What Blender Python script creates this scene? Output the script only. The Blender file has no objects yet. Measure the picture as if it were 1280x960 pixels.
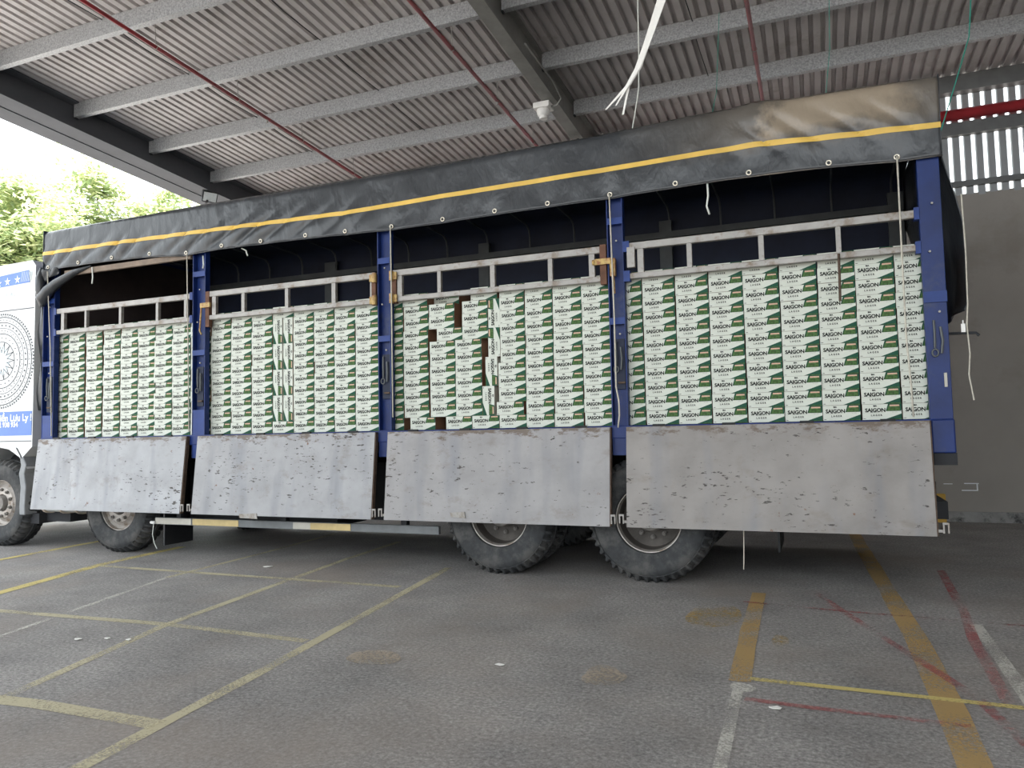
import bpy, bmesh, math, random
from mathutils import Vector, Matrix, noise
random.seed(7)
PI = math.pi
S = bpy.context.scene
COL = S.collection

# ------------------------------------------------------------------ camera
f_px = 938.27
cy_, py_, ry_ = -0.38842, 0.06263, -0.02029
fw = Vector((math.sin(cy_)*math.cos(py_), math.cos(cy_)*math.cos(py_), math.sin(py_)))
rt = Vector((math.cos(cy_), -math.sin(cy_), 0))
up = rt.cross(fw)
r2 = math.cos(ry_)*rt + math.sin(ry_)*up
u2 = -math.sin(ry_)*rt + math.cos(ry_)*up
cd = bpy.data.cameras.new('camera'); cam = bpy.data.objects.new('camera', cd); COL.objects.link(cam)
cd.sensor_fit = 'HORIZONTAL'; cd.sensor_width = 36; cd.lens = 36*f_px/1280; cd.clip_end = 400
M = Matrix((r2, u2, -fw)).transposed().to_4x4(); M.translation = (-0.728, -6.111, 1.268)
cam.matrix_world = M
S.camera = cam

# ------------------------------------------------------------------ sky, sun, exposure
W = bpy.data.worlds.new('overcast_sky'); S.world = W; W.use_nodes = True
bg = W.node_tree.nodes['Background']; bg.inputs[0].default_value = (0.90, 0.96, 1.0, 1); bg.inputs[1].default_value = 2.2
sd = bpy.data.lights.new('sun', 'SUN'); sd.energy = 13.0; sd.angle = math.radians(4); sd.color = (1, .96, .9)
sun = bpy.data.objects.new('sun', sd); COL.objects.link(sun); sun.location = (20, 20, 40)
sun.rotation_euler = Vector((-.1, .05, -1)).to_track_quat('-Z', 'Y').to_euler()
S.view_settings.view_transform = 'Standard'; S.view_settings.look = 'None'
S.view_settings.gamma = 1; S.view_settings.use_curve_mapping = False
S.view_settings.exposure = 0.78

# ------------------------------------------------------------------ materials
MATS = {}
def nmat(name):
    m = bpy.data.materials.new(name); m.use_nodes = True
    MATS[name] = m
    return m, m.node_tree.nodes, m.node_tree.links, m.node_tree.nodes['Principled BSDF']
def c4(c): return (c[0], c[1], c[2], 1)
def ramp(n, stops):
    r = n.new('ShaderNodeValToRGB'); e = r.color_ramp.elements
    while len(e) < len(stops): e.new(.5)
    for k, (p, c) in enumerate(stops): e[k].position = p; e[k].color = c4(c) if len(c) == 3 else c
    return r
def tex(n, l, scale, detail=4, rough=.6, stretch=(1,1,1), coord='Object', loc=(0,0,0)):
    tc = n.new('ShaderNodeTexCoord'); mp = n.new('ShaderNodeMapping'); mp.inputs['Scale'].default_value = stretch
    mp.inputs['Location'].default_value = loc
    t = n.new('ShaderNodeTexNoise'); t.inputs['Scale'].default_value = scale; t.inputs['Detail'].default_value = detail; t.inputs['Roughness'].default_value = rough
    l.new(tc.outputs[coord], mp.inputs['Vector']); l.new(mp.outputs[0], t.inputs['Vector'])
    return t
def mix(n, l, fac, a, b, mode='MIX'):
    x = n.new('ShaderNodeMix'); x.data_type = 'RGBA'; x.blend_type = mode
    for sock, v in ((x.inputs[0], fac), (x.inputs[6], a), (x.inputs[7], b)):
        if hasattr(v, 'is_output'): l.new(v, sock)
        elif isinstance(v, (int, float)): sock.default_value = v
        else: sock.default_value = c4(v)
    return x.outputs[2]
def bump(n, l, b, h, strength=.3, dist=.01):
    bp = n.new('ShaderNodeBump'); bp.inputs['Strength'].default_value = strength; bp.inputs['Distance'].default_value = dist
    l.new(h, bp.inputs['Height']); l.new(bp.outputs[0], b.inputs['Normal'])
def mat(name, col, rough=.5, metal=0., var=.25, scale=6, bmp=0., dirt=None, dscale=3, dth=.6, coord='Object', stretch=(1,1,1), spec=None):
    m, n, l, b = nmat(name)
    t = tex(n, l, scale, coord=coord, stretch=stretch)
    lo = [max(0, c*(1-var)) for c in col]; hi = [min(1, c*(1+var)) for c in col]
    r = ramp(n, [(.3, lo), (.7, hi)]); l.new(t.outputs[0], r.inputs[0]); out = r.outputs[0]
    if dirt:
        t2 = tex(n, l, dscale, 6, .7, coord=coord, loc=(3,1,5), stretch=stretch); r3 = ramp(n, [(dth-.08, (0,0,0)), (dth+.08, (1,1,1))]); l.new(t2.outputs[0], r3.inputs[0])
        out = mix(n, l, r3.outputs[0], out, dirt)
    l.new(out, b.inputs['Base Color']); b.inputs['Roughness'].default_value = rough; b.inputs['Metallic'].default_value = metal
    if spec is not None: b.inputs['Specular IOR Level'].default_value = spec
    if bmp: bump(n, l, b, t.outputs[0], bmp)
    return m

mat('blue_paint', (.008, .024, .12), .42, spec=.3, var=.25, scale=4, dirt=(.05, .06, .10), dscale=2.2, dth=.68)
mat('blue_light', (.016, .043, .19), .45, spec=.3, var=.2, scale=6)
mat('aluminium', (.33, .315, .295), .5, .25, .15, 8, dirt=(.19,.145,.105), dscale=9, dth=.60)
mat('yellow_metal', (.42, .29, .10), .5, .2, .3, 20, dirt=(.25,.1,.04), dscale=25, dth=.55)
mat('wood', (.13, .06, .035), .8, 0, .3, 14)
mat('dark_steel', (.03, .032, .036), .6, .3, .3, 8)
mat('chassis', (.02, .021, .024), .8, 0, .3, 5)
mat('rope', (.55, .52, .44), .9, 0, .15, 40)
mat('white_rope', (.75, .78, .72), .8, 0, .1, 40)
mat('green_string', (.03, .32, .24), .8, 0, .1, 20)
mat('rust', (.085, .055, .038), .85, 0, .4, 20)
mat('tyre', (.040, .042, .044), .75, 0, .25, 14, dirt=(.085,.083,.08), dscale=5, dth=.56, spec=.3)
mat('rim', (.40, .37, .34), .5, .3, .2, 8, dirt=(.20,.15,.11), dscale=9, dth=.6)
mat('hub', (.19, .175, .16), .65, .2, .3, 12)
mat('cab_white', (.60, .61, .605), .25, 0, .03, 2)
mat('cab_blue', (.075, .17, .50), .35, 0, .12, 3)
mat('cab_glass', (.02, .025, .03), .06, 0, .1, 3)
mat('cab_grey', (.22, .23, .24), .6, 0, .15, 6)
mat('emblem_grey', (.05, .055, .065), .6, 0, .1, 6)
mat('emblem_blue', (.62, .70, .73), .6, 0, .1, 4)
mat('white_print', (.85, .87, .9), .5, 0, .05, 4)
mat('cream', (.55, .47, .38), .5, 0, .2, 6)
mat('stripe_yellow', (.72, .47, .09), .5, 0, .12, 5)
mat('brass', (.65, .60, .50), .35, .6, .15, 20)
mat('lining', (.012, .018, .042), .7, 0, .3, 3)
mat('lining_brown', (.045,.032,.03), .8, 0, .3, 3)
mat('lath_wood', (.22,.17,.13), .8, 0, .25, 8)
mat('dish', (.10,.088,.078), .7, .1, .3, 8)
mat('grey_rail', (.10, .11, .115), .6, .1, .2, 5)
mat('tape_white', (.48, .46, .40), .5, 0, .15, 6)
mat('tape_yellow', (.55, .42, .19), .5, 0, .2, 5)
mat('tape_grey', (.16, .17, .175), .6, 0, .2, 6)
# building
mat('roof_sheet', (.50, .475, .47), .55, .05, .10, 1.2, dirt=(.36,.33,.31), dscale=2, dth=.62)
mat('galvanised', (.37, .38, .39), .45, .3, .38, 48, bmp=.05)
mat('beam_grey', (.085, .09, .10), .6, 0, .12, 3, spec=.2)
mat('rafter_grey', (.25, .25, .235), .5, .1, .2, 4)
mat('red_pipe', (.33, .022, .03), .4, 0, .2, 5)
mat('wall_plaster', (.30, .275, .25), .75, 0, .08, 1.2, dirt=(.25,.225,.20), dscale=.9, dth=.6)
mat('wall_skirt', (.26, .255, .25), .8, 0, .2, 5, dirt=(.05,.05,.05), dscale=6, dth=.58)
mat('wall_metal', (.30, .31, .32), .35, .2, .06, 2)
mat('girt', (.13, .135, .135), .5, .1, .2, 4)
mat('white_plastic', (.80, .79, .76), .4, 0, .05, 5)
mat('lamp_glass', (.62, .66, .66), .2, 0, .08, 40)
mat('black_plastic', (.015, .016, .018), .4, 0, .2, 5)
mat('yellow_post', (.55, .33, .05), .6, 0, .2, 6)
mat('paper', (.80, .79, .75), .8, 0, .05, 20)
mat('leaf_pale', (.55, .59, .33), .5, 0, .25, .5)
mat('leaf_green', (.36, .45, .25), .5, 0, .25, .5)
mat('bark', (.15, .10, .075), .9, 0, .3, 5)
# carton colours
mat('carton_white', (.60, .63, .555), .55, 0, .04, 12)
mat('carton_side', (.22, .115, .065), .8, 0, .2, 10)
mat('carton_dark_green', (.014, .075, .045), .6, 0, .12, 25, spec=.2)
mat('carton_olive', (.055, .115, .034), .6, 0, .55, 45, spec=.2)
mat('carton_orange', (.58, .36, .25), .5, 0, .15, 60)
mat('carton_ink', (.014, .018, .016), .7, 0, .1, 10, spec=.15)
mat('carton_grey', (.30, .31, .27), .6, 0, .1, 10)

def leafm(name):
    m = MATS[name]; n = m.node_tree.nodes; l = m.node_tree.links; b = n['Principled BSDF']
    tr = n.new('ShaderNodeBsdfTranslucent'); ms = n.new('ShaderNodeMixShader'); ms.inputs[0].default_value = .45
    src = b.inputs['Base Color'].links[0].from_socket; l.new(src, tr.inputs[0])
    l.new(b.outputs[0], ms.inputs[1]); l.new(tr.outputs[0], ms.inputs[2]); l.new(ms.outputs[0], n['Material Output'].inputs[0])
leafm('leaf_pale'); leafm('leaf_green')

def tarp_mat():
    m, n, l, b = nmat('tarp')
    t = tex(n, l, 1.3, 5, .6); base = ramp(n, [(.3, (.030,.033,.037)), (.7, (.048,.052,.057))]); l.new(t.outputs[0], base.inputs[0])
    # tan dust and warm reflected light painted on the rear end, ragged edge
    tc = n.new('ShaderNodeTexCoord'); sep = n.new('ShaderNodeSeparateXYZ'); l.new(tc.outputs['Object'], sep.inputs[0])
    def mr(sock, a, b2, c=0, d=1):
        r = n.new('ShaderNodeMapRange'); l.new(sock, r.inputs[0])
        for k, v in zip((1,2,3,4), (a,b2,c,d)): r.inputs[k].default_value = v
        return r.outputs[0]
    def math_(op, a, b2):
        x = n.new('ShaderNodeMath'); x.operation = op
        for i, v in enumerate((a, b2)):
            if hasattr(v, 'is_output'): l.new(v, x.inputs[i])
            else: x.inputs[i].default_value = v
        return x.outputs[0]
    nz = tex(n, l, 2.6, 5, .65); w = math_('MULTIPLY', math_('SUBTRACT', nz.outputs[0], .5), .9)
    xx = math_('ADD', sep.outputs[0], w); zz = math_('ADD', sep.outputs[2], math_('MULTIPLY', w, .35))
    DUST_SHEEN['x'] = (mr, xx, zz, math_)
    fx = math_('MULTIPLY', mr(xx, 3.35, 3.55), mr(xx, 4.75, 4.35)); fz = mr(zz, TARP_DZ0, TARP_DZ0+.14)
    dust_sheen = math_('MULTIPLY', math_('MULTIPLY', fx, fz), .9)
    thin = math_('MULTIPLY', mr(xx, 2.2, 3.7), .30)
    d2 = math_('MAXIMUM', dust_sheen, math_('MULTIPLY', thin, mr(zz, TARP_DZ0-.05, TARP_DZ0+.1)))
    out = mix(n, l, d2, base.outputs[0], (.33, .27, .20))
    l.new(out, b.inputs['Base Color']); b.inputs['Roughness'].default_value = .30
    t3 = tex(n, l, 4.0, 4, .5, (1.5,1,.8), loc=(2,0,1)); t3.inputs['Distortion'].default_value = .3; bump(n, l, b, t3.outputs[0], .6, .03)
DUST_SHEEN = {}
TARP_DZ0 = 0.0

def panel_mat(name, seed, tint):
    m, n, l, b = nmat(name)
    t = tex(n, l, 2.2, 6, .65, (1,1,1.2), loc=(seed,0,seed)); base = ramp(n, [(.3, [c*.80 for c in tint]), (.55, tint), (.75, [min(1,c*1.12) for c in tint])]); l.new(t.outputs[0], base.inputs[0])
    col = base.outputs[0]
    # vertical run stains
    t2 = tex(n, l, 2.0, 3, .5, (2.2,1,.35), loc=(seed*2,0,1)); r = ramp(n, [(.52, (0,0,0)), (.72, (.55,.55,.55))]); l.new(t2.outputs[0], r.inputs[0]); col = mix(n, l, r.outputs[0], col, (.17,.18,.21))
    # brown grime
    t3 = tex(n, l, 3.2, 6, .7, (1,1,1.6), loc=(0,seed,4)); r = ramp(n, [(.56, (0,0,0)), (.72, (.55,.55,.55))]); l.new(t3.outputs[0], r.inputs[0]); col = mix(n, l, r.outputs[0], col, (.17,.135,.105))
    # short dark horizontal chips
    t4 = tex(n, l, 16, 4, .65, (.8,1,2.6), loc=(seed,2,0)); pt = tex(n, l, 1.6, 3, .6, loc=(seed,9,1)); q1 = n.new('ShaderNodeMath'); q1.operation = 'MULTIPLY_ADD'; q1.inputs[1].default_value = .42; l.new(pt.outputs[0], q1.inputs[0]); l.new(t4.outputs[0], q1.inputs[2]); r = ramp(n, [(.845, (0,0,0)), (.885, (1,1,1))]); l.new(q1.outputs[0], r.inputs[0]); col = mix(n, l, r.outputs[0], col, (.04,.033,.028))
    # rust scars
    t5 = tex(n, l, 7, 5, .7, (1.3,1,1.2), loc=(seed,7,seed)); r = ramp(n, [(.665, (0,0,0)), (.71, (1,1,1))]); l.new(t5.outputs[0], r.inputs[0]); col = mix(n, l, r.outputs[0], col, (.16,.075,.04))
    # chafed rusty top edge under the hinges
    tc = n.new('ShaderNodeTexCoord'); sp = n.new('ShaderNodeSeparateXYZ'); l.new(tc.outputs['Object'], sp.inputs[0])
    mr = n.new('ShaderNodeMapRange'); l.new(sp.outputs[2], mr.inputs[0]); mr.inputs[1].default_value = .66; mr.inputs[2].default_value = .81; mr.inputs[3].default_value = 0; mr.inputs[4].default_value = .24
    t6 = tex(n, l, 9, 6, .75, (.6,1,1.6), loc=(seed,3,8)); ad = n.new('ShaderNodeMath'); l.new(mr.outputs[0], ad.inputs[0]); l.new(t6.outputs[0], ad.inputs[1])
    r = ramp(n, [(.67, (0,0,0)), (.76, (.9,.9,.9))]); l.new(ad.outputs[0], r.inputs[0]); col = mix(n, l, r.outputs[0], col, (.12,.085,.06))
    l.new(col, b.inputs['Base Color']); b.inputs['Roughness'].default_value = .55
    tb = tex(n, l, 2.6, 2, .4, (1,1,.7), loc=(seed,5,2)); bump(n, l, b, tb.outputs[0], .9, .05)
for k, tn in enumerate(((.36,.365,.38), (.335,.335,.345), (.31,.30,.30), (.27,.25,.235))): panel_mat('panel_%d' % k, 3.1*k+1, tn)

def asphalt():
    m, n, l, b = nmat('asphalt')
    fine = tex(n, l, 48, 7, .85); r = ramp(n, [(.36, (.13,.127,.126)), (.50, (.285,.276,.27)), (.64, (.50,.485,.47))]); l.new(fine.outputs[0], r.inputs[0])
    big = tex(n, l, 1.1, 7, .68); rb = ramp(n, [(.32, (.66,.65,.65)), (.66, (1.12,1.10,1.08))]); l.new(big.outputs[0], rb.inputs[0])
    col = mix(n, l, 1., r.outputs[0], rb.outputs[0], 'MULTIPLY')
    st = tex(n, l, 1.7, 7, .7, loc=(4,2,0)); rs = ramp(n, [(.60, (0,0,0)), (.74, (.55,.55,.55))]); l.new(st.outputs[0], rs.inputs[0]); col = mix(n, l, rs.outputs[0], col, (.17,.15,.13))
    # large brown patches over the whole ground, with ragged outline
    so = tex(n, l, .55, 6, .6, loc=(9,3,0)); r2_ = ramp(n, [(.48, (0,0,0)), (.68, (.6,.6,.6))]); l.new(so.outputs[0], r2_.inputs[0]); col = mix(n, l, r2_.outputs[0], col, (.28,.235,.20))
    l.new(col, b.inputs['Base Color']); b.inputs['Roughness'].default_value = .82
    bump(n, l, b, fine.outputs[0], .45, .006)
asphalt()
def paint(name, col, th=.44, sc=38, mx=.72):
    m, n, l, b = nmat(name)
    t = tex(n, l, sc, 6, .75); t2 = tex(n, l, 2.3, 4, .6, loc=(5,5,0))
    ad = n.new('ShaderNodeMath'); ad.operation = 'ADD'; l.new(t.outputs[0], ad.inputs[0])
    mu = n.new('ShaderNodeMath'); mu.operation = 'MULTIPLY'; mu.inputs[1].default_value = .8; l.new(t2.outputs[0], mu.inputs[0]); l.new(mu.outputs[0], ad.inputs[1])
    r = ramp(n, [(.5+th*.5-.07+.15, (0,0,0)), (.5+th*.5+.10+.15, (1,1,1))])
    mp = n.new('ShaderNodeMapRange'); l.new(ad.outputs[0], mp.inputs[0]); mp.inputs[1].default_value = .4+th*.6; mp.inputs[2].default_value = .62+th*.6; mp.inputs[3].default_value = 0; mp.inputs[4].default_value = mx
    n.remove(r)
    l.new(mp.outputs[0], b.inputs['Alpha']); b.inputs['Base Color'].default_value = c4(col); b.inputs['Roughness'].default_value = .75
paint('paint_pale', (.63, .57, .38), .53, 60, .72); paint('paint_white', (.66, .64, .58), .58, 60, .75); paint('paint_red', (.45, .10, .10), .66, 25, .55)
paint('paint_bright', (.68, .56, .20), .49, 60, .85)
paint('paint_orange', (.55, .36, .13), .55, 60, .66); paint('paint_faint', (.44, .37, .29), .60); paint('paint_dust_yellow', (.46,.32,.12), .72, 25)

# ------------------------------------------------------------------ mesh helpers
WORLD = {}
class MB:
    def __init__(s): s.v = []; s.f = []; s.m = []
    def quad(s, a, b, c, d, mi=0):
        k = len(s.v); s.v += [tuple(a), tuple(b), tuple(c), tuple(d)]; s.f.append((k,k+1,k+2,k+3)); s.m.append(mi)
    def poly(s, pts, mi=0):
        k = len(s.v); s.v += [tuple(p) for p in pts]; s.f.append(tuple(range(k, k+len(pts)))); s.m.append(mi)
    def box(s, x0, x1, y0, y1, z0, z1, mi=0, sh=0.):
        # sh: y offset of the bottom edge
        k = len(s.v)
        for z in (z0, z1):
            o = sh if z == z0 else 0
            s.v += [(x0,y0+o,z), (x1,y0+o,z), (x1,y1+o,z), (x0,y1+o,z)]
        for fc in ((0,3,2,1),(4,5,6,7),(0,1,5,4),(1,2,6,5),(2,3,7,6),(3,0,4,7)): s.f.append(tuple(k+i for i in fc)); s.m.append(mi)
    def prism(s, pts, axis, a, b, mi=0):
        # pts: 2D outline; axis 'y': pts are (x,z); 'x': (y,z); 'z': (x,y)
        def P(p, t): return {'y': (p[0], t, p[1]), 'x': (t, p[0], p[1]), 'z': (p[0], p[1], t)}[axis]
        k = len(s.v); n = len(pts)
        s.v += [P(p, a) for p in pts] + [P(p, b) for p in pts]
        s.f.append(tuple(k+i for i in range(n))); s.f.append(tuple(k+n+i for i in reversed(range(n)))); s.m += [mi, mi]
        for i in range(n):
            j = (i+1) % n; s.f.append((k+i, k+n+i, k+n+j, k+j)); s.m.append(mi)
    def tube(s, pts, r, seg=8, mi=0, caps=True, closed=False):
        pts = [Vector(p) for p in pts]; n = len(pts); k = len(s.v); prev = None
        for i, p in enumerate(pts):
            if closed: d = pts[(i+1) % n]-pts[i-1]
            else: d = (pts[min(i+1,n-1)]-pts[max(i-1,0)])
            d.normalize()
            if prev is None: a = d.orthogonal().normalized()
            else:
                a = prev-d*prev.dot(d); a.normalize()
            prev = a; b = d.cross(a); rr = r[i] if isinstance(r, (list, tuple)) else r
            for j in range(seg):
                t = 2*PI*j/seg; s.v.append(tuple(p+(a*math.cos(t)+b*math.sin(t))*rr))
        for i in range(n if closed else n-1):
            i2 = (i+1) % n
            for j in range(seg):
                j2 = (j+1) % seg; s.f.append((k+i*seg+j, k+i*seg+j2, k+i2*seg+j2, k+i2*seg+j)); s.m.append(mi)
        if caps and not closed:
            s.f.append(tuple(k+j for j in reversed(range(seg)))); s.f.append(tuple(k+(n-1)*seg+j for j in range(seg))); s.m += [mi, mi]
    def lathe(s, prof, c, seg=48, mi=0, axis='y', rfun=None):
        # prof: list of (r, t) along the axis
        k = len(s.v); n = len(prof)
        for i in range(seg):
            a = 2*PI*i/seg; ca, sa = math.cos(a), math.sin(a)
            for q, (r, t) in enumerate(prof):
                if rfun: r = rfun(q, i, r)
                if axis == 'y': s.v.append((c[0]+r*ca, c[1]+t, c[2]+r*sa))
                elif axis == 'z': s.v.append((c[0]+r*ca, c[1]+r*sa, c[2]+t))
                else: s.v.append((c[0]+t, c[1]+r*ca, c[2]+r*sa))
        for i in range(seg):
            i2 = (i+1) % seg
            for q in range(n-1): s.f.append((k+i*n+q, k+i*n+q+1, k+i2*n+q+1, k+i2*n+q)); s.m.append(mi)
    def grid(s, fn, nu, nv, mi=0):
        k = len(s.v)
        for i in range(nu+1):
            for j in range(nv+1): s.v.append(tuple(fn(i/nu, j/nv)))
        for i in range(nu):
            for j in range(nv): a = k+i*(nv+1)+j; s.f.append((a, a+nv+1, a+nv+2, a+1)); s.m.append(mi)
    def addmesh(s, me, M4, mi=0):
        k = len(s.v); s.v += [tuple(M4 @ v.co) for v in me.vertices]
        for p in me.polygons: s.f.append(tuple(k+i for i in p.vertices)); s.m.append(mi)
    def mesh(s, name, mats, origin=(0,0,0), smooth=False):
        me = bpy.data.meshes.new(name); ox, oy, oz = origin
        me.from_pydata([(a-ox, b-oy, c-oz) for a, b, c in s.v], [], s.f)
        for q in ([mats] if isinstance(mats, str) else mats): me.materials.append(MATS[q])
        if any(s.m): me.polygons.foreach_set('material_index', s.m)
        if smooth: me.polygons.foreach_set('use_smooth', [True]*len(me.polygons))
        me.validate(); me.update()
        return me
    def build(s, name, mats, parent=None, smooth=False, bevel=0., fix=False, origin=None, sharp=None):
        xs, ys, zs = zip(*s.v)
        o0 = origin or ((min(xs)+max(xs))/2, (min(ys)+max(ys))/2, min(zs))
        me = s.mesh(name, mats, o0, smooth)
        if fix:
            bm = bmesh.new(); bm.from_mesh(me); bmesh.ops.remove_doubles(bm, verts=bm.verts, dist=1e-5); bmesh.ops.recalc_face_normals(bm, faces=bm.faces); bm.to_mesh(me); bm.free()
        if sharp: me.set_sharp_from_angle(angle=math.radians(sharp))
        return place(name, me, o0, parent, bevel)
def place(name, me, loc, parent=None, bevel=0.):
    o = bpy.data.objects.new(name, me); COL.objects.link(o); WORLD[o.name] = Vector(loc)
    if parent is not None:
        o.parent = parent; o.location = Vector(loc)-WORLD[parent.name]
    else: o.location = loc
    if bevel:
        b = o.modifiers.new('bevel', 'BEVEL'); b.width = bevel; b.segments = 2; b.limit_method = 'ANGLE'; b.angle_limit = math.radians(50)
    return o
def empty(name, loc):
    o = bpy.data.objects.new(name, None); COL.objects.link(o); o.location = loc; WORLD[o.name] = Vector(loc); o.empty_display_size = .3
    return o
def tag(o, label=None, cat=None, group=None, kind=None):
    if label: o['label'] = label
    if cat: o['category'] = cat
    if group: o['group'] = group
    if kind: o['kind'] = kind
    return o
def B(*a, **k):
    m = MB(); m.box(*a, **k); return m
def T(*a, **k):
    m = MB(); m.tube(*a, **k); return m
def textmesh(s, size, bold=0., spacing=1.):
    c = bpy.data.curves.new('t', 'FONT'); c.body = s; c.size = size; c.align_x = 'CENTER'; c.align_y = 'CENTER'; c.resolution_u = 2; c.offset = bold; c.space_character = spacing
    o = bpy.data.objects.new('t', c); COL.objects.link(o)
    me = bpy.data.meshes.new_from_object(o.evaluated_get(bpy.context.evaluated_depsgraph_get()))
    bpy.data.objects.remove(o); bpy.data.curves.remove(c)
    return me
def lerp_tab(tab, x):
    if x <= tab[0][0]: return tab[0][1]
    for (a, va), (b, vb) in zip(tab, tab[1:]):
        if x <= b: t = (x-a)/(b-a); return va+(vb-va)*t
    return tab[-1][1]
def nz(x, y, z): return noise.noise(Vector((x, y, z)))

# ------------------------------------------------------------------ setting: ground
m = MB(); m.box(-90, 40, -60, 70, -.3, 0)
floor = tag(m.build('floor', 'asphalt', origin=(0,0,0)), 'grey worn asphalt yard with faded painted bay lines', kind='structure')
LZ = [.002]
def line(pts, w, mt, name='painted_line'):
    m = MB(); LZ[0] += .00015; z = LZ[0]
    sub = []
    for (a, b) in zip(pts, pts[1:]):
        L = math.dist(a, b); k = max(1, int(L/.25))
        for i in range(k): t = i/k; sub.append((a[0]+(b[0]-a[0])*t, a[1]+(b[1]-a[1])*t))
    sub.append(pts[-1]); L, R = [], []
    for i, p in enumerate(sub):
        a = sub[max(0, i-1)]; b = sub[min(len(sub)-1, i+1)]; d = Vector((b[0]-a[0], b[1]-a[1])).normalized()
        ww = w/2*(1+.16*nz(p[0]*3, p[1]*3, z*900)); L.append((p[0]-d.y*ww, p[1]+d.x*ww, z)); R.append((p[0]+d.y*ww, p[1]-d.x*ww, z))
    for i in range(len(sub)-1): m.quad(R[i], R[i+1], L[i+1], L[i])
    return m.build(name, mt, floor)
line([(-3.15,-6.2),(-3.44,-3.99),(-3.58,-2.78),(-4.01,.25)], .075, 'paint_pale')
line([(-4.15,-5.0),(-4.52,-3.58)], .06, 'paint_pale'); line([(-4.52,-3.58),(-4.9,-2.22),(-5.25,.35),(-5.35,1.6)], .07, 'paint_pale')
line([(-5.3,-4.2),(-5.73,-2.78),(-6.29,-.9)], .05, 'paint_white'); line([(-6.29,-.9),(-6.39,.56),(-6.55,2.0)], .06, 'paint_pale')
line([(-6.75,-3.2),(-7.16,-1.83),(-7.55,-.53),(-7.66,.6)], .12, 'paint_bright')
line([(-8.5,-2.6),(-8.93,-.67),(-9.08,.4),(-9.2,1.6)], .10, 'paint_bright')
line([(-7.6,-2.36),(-6.47,-2.29),(-4.91,-2.2),(-3.72,-2.24)], .075, 'paint_pale')
line([(-7.5,-.63),(-6.25,-.64),(-4.0,-.65)], .08, 'paint_pale')
line([(-4.9,-3.62),(-4.27,-3.56),(-3.5,-3.56)], .095, 'paint_pale')
line([(-1.155,-2.16),(-1.19,-1.2),(-1.215,-.05)], .105, 'paint_orange')
line([(-1.11,-3.6),(-1.13,-3.13),(-1.15,-2.3)], .05, 'paint_white')
line([(-.42,3.6),(-.40,2.69),(-.31,.26),(-.26,-1.09),(-.25,-2.28),(-.265,-3.6)], .125, 'paint_orange')
line([(-1.11,-2.10),(-.36,-2.11),(.3,-2.13)], .05, 'paint_bright')
line([(.115,-.6),(.11,-1.2),(.095,-2.06),(.09,-2.5)], .07, 'paint_white')
line([(-.81,.06),(-.66,-.42),(-.38,-1.26),(-.12,-2.03),(-.03,-2.6)], .05, 'paint_red')
line([(-1.3,-.38),(-.61,-.48),(.5,-.56)], .04, 'paint_red')
line([(-1.11,-2.40),(-.83,-2.42),(-.2,-2.43)], .045, 'paint_red')
line([(.17,1.3),(.10,-.3),(.04,-1.0),(.0,-2.1)], .06, 'paint_red')
line([(1.3,2.4),(.75,.9),(.6,.2)], .11, 'paint_orange')
def blot(cx, cy, rx, ry, mt):
    m = MB(); LZ[0] += .00015; k = 22; pts = []
    for i in range(k):
        a = 2*PI*i/k; s = 1+.35*nz(cx*5+math.cos(a), cy*5+math.sin(a), 3); pts.append((cx+rx*s*math.cos(a), cy+ry*s*math.sin(a), LZ[0]))
    m.poly(pts); return m.build('paint_blot', mt, floor)
blot(-3.13,-2.39,.16,.13,'paint_faint'); blot(-1.81,-2.3,.12,.15,'paint_faint'); blot(-1.46,-.85,.17,.35,'paint_dust_yellow'); blot(-1.0,-1.35,.05,.12,'paint_dust_yellow')
blot(-1.13,-2.25,.06,.07,'paint_white')

# ------------------------------------------------------------------ setting: roof
RZ, RS = 5.836, -.0597
def zr(y): return RZ+RS*y
YF, YB, XL, XR = -11.0, 4.97, -10.75, 5.2
m = MB(); k = int((XR-XL)/.13)
prof = []
for i in range(k+1):
    x = XL+i*.13
    prof += [(x, 0), (x+.074, 0), (x+.084, .042), (x+.120, .042)]
for (xa, za), (xb, zb) in zip(prof, prof[1:]):
    for (ya, yb) in ((YF, -3), (-3, 0), (0, YB)):
        m.quad((xa, ya, zr(ya)+.205+za), (xb, ya, zr(ya)+.205+zb), (xb, yb, zr(yb)+.205+zb), (xa, yb, zr(yb)+.205+za))
ceiling = tag(m.build('ceiling', 'roof_sheet', origin=(0,0,zr(0)+.2)), 'ribbed pale metal roof sheeting over the yard', kind='structure')
sm = ceiling.modifiers.new('thick', 'SOLIDIFY'); sm.thickness = .006; sm.offset = 1
def slope_bar(x0, x1, y0, y1, za, zb, mi=0, mb=None):
    # box following the roof slope in y, za/zb relative to purlin underside
    m = mb or MB(); k = len(m.v)
    for y in (y0, y1): m.v += [(x0,y,zr(y)+za), (x1,y,zr(y)+za), (x1,y,zr(y)+zb), (x0,y,zr(y)+zb)]
    for fc in ((0,1,2,3),(7,6,5,4),(0,4,5,1),(1,5,6,2),(2,6,7,3),(3,7,4,0)): m.f.append(tuple(k+i for i in fc)); m.m.append(mi)
    return m
# purlins, C section, one object each and split at the rafters
PY = [-.203+1.27*i for i in range(-9, 5)]
bays = [(-10.2, -3.86), (-3.70, 3.0)]
for y in PY:
    if y > 4.8 or y < YF: continue
    for (a, b) in bays:
        z = zr(y); m = MB()
        m.box(a, b, y, y+.004, z, z+.2); m.box(a, b, y+.004, y+.075, z, z+.004); m.box(a, b, y+.004, y+.075, z+.196, z+.2); m.box(a, b, y+.071, y+.075, z+.004, z+.022)
        p = m.build('purlin', 'galvanised', ceiling)
        if b < 3.5:
            cl = B(a-.01, a+.012, y+.01, y+.06, z-.02, z+.19); cl.build('cleat', 'dark_steel', p)
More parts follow.
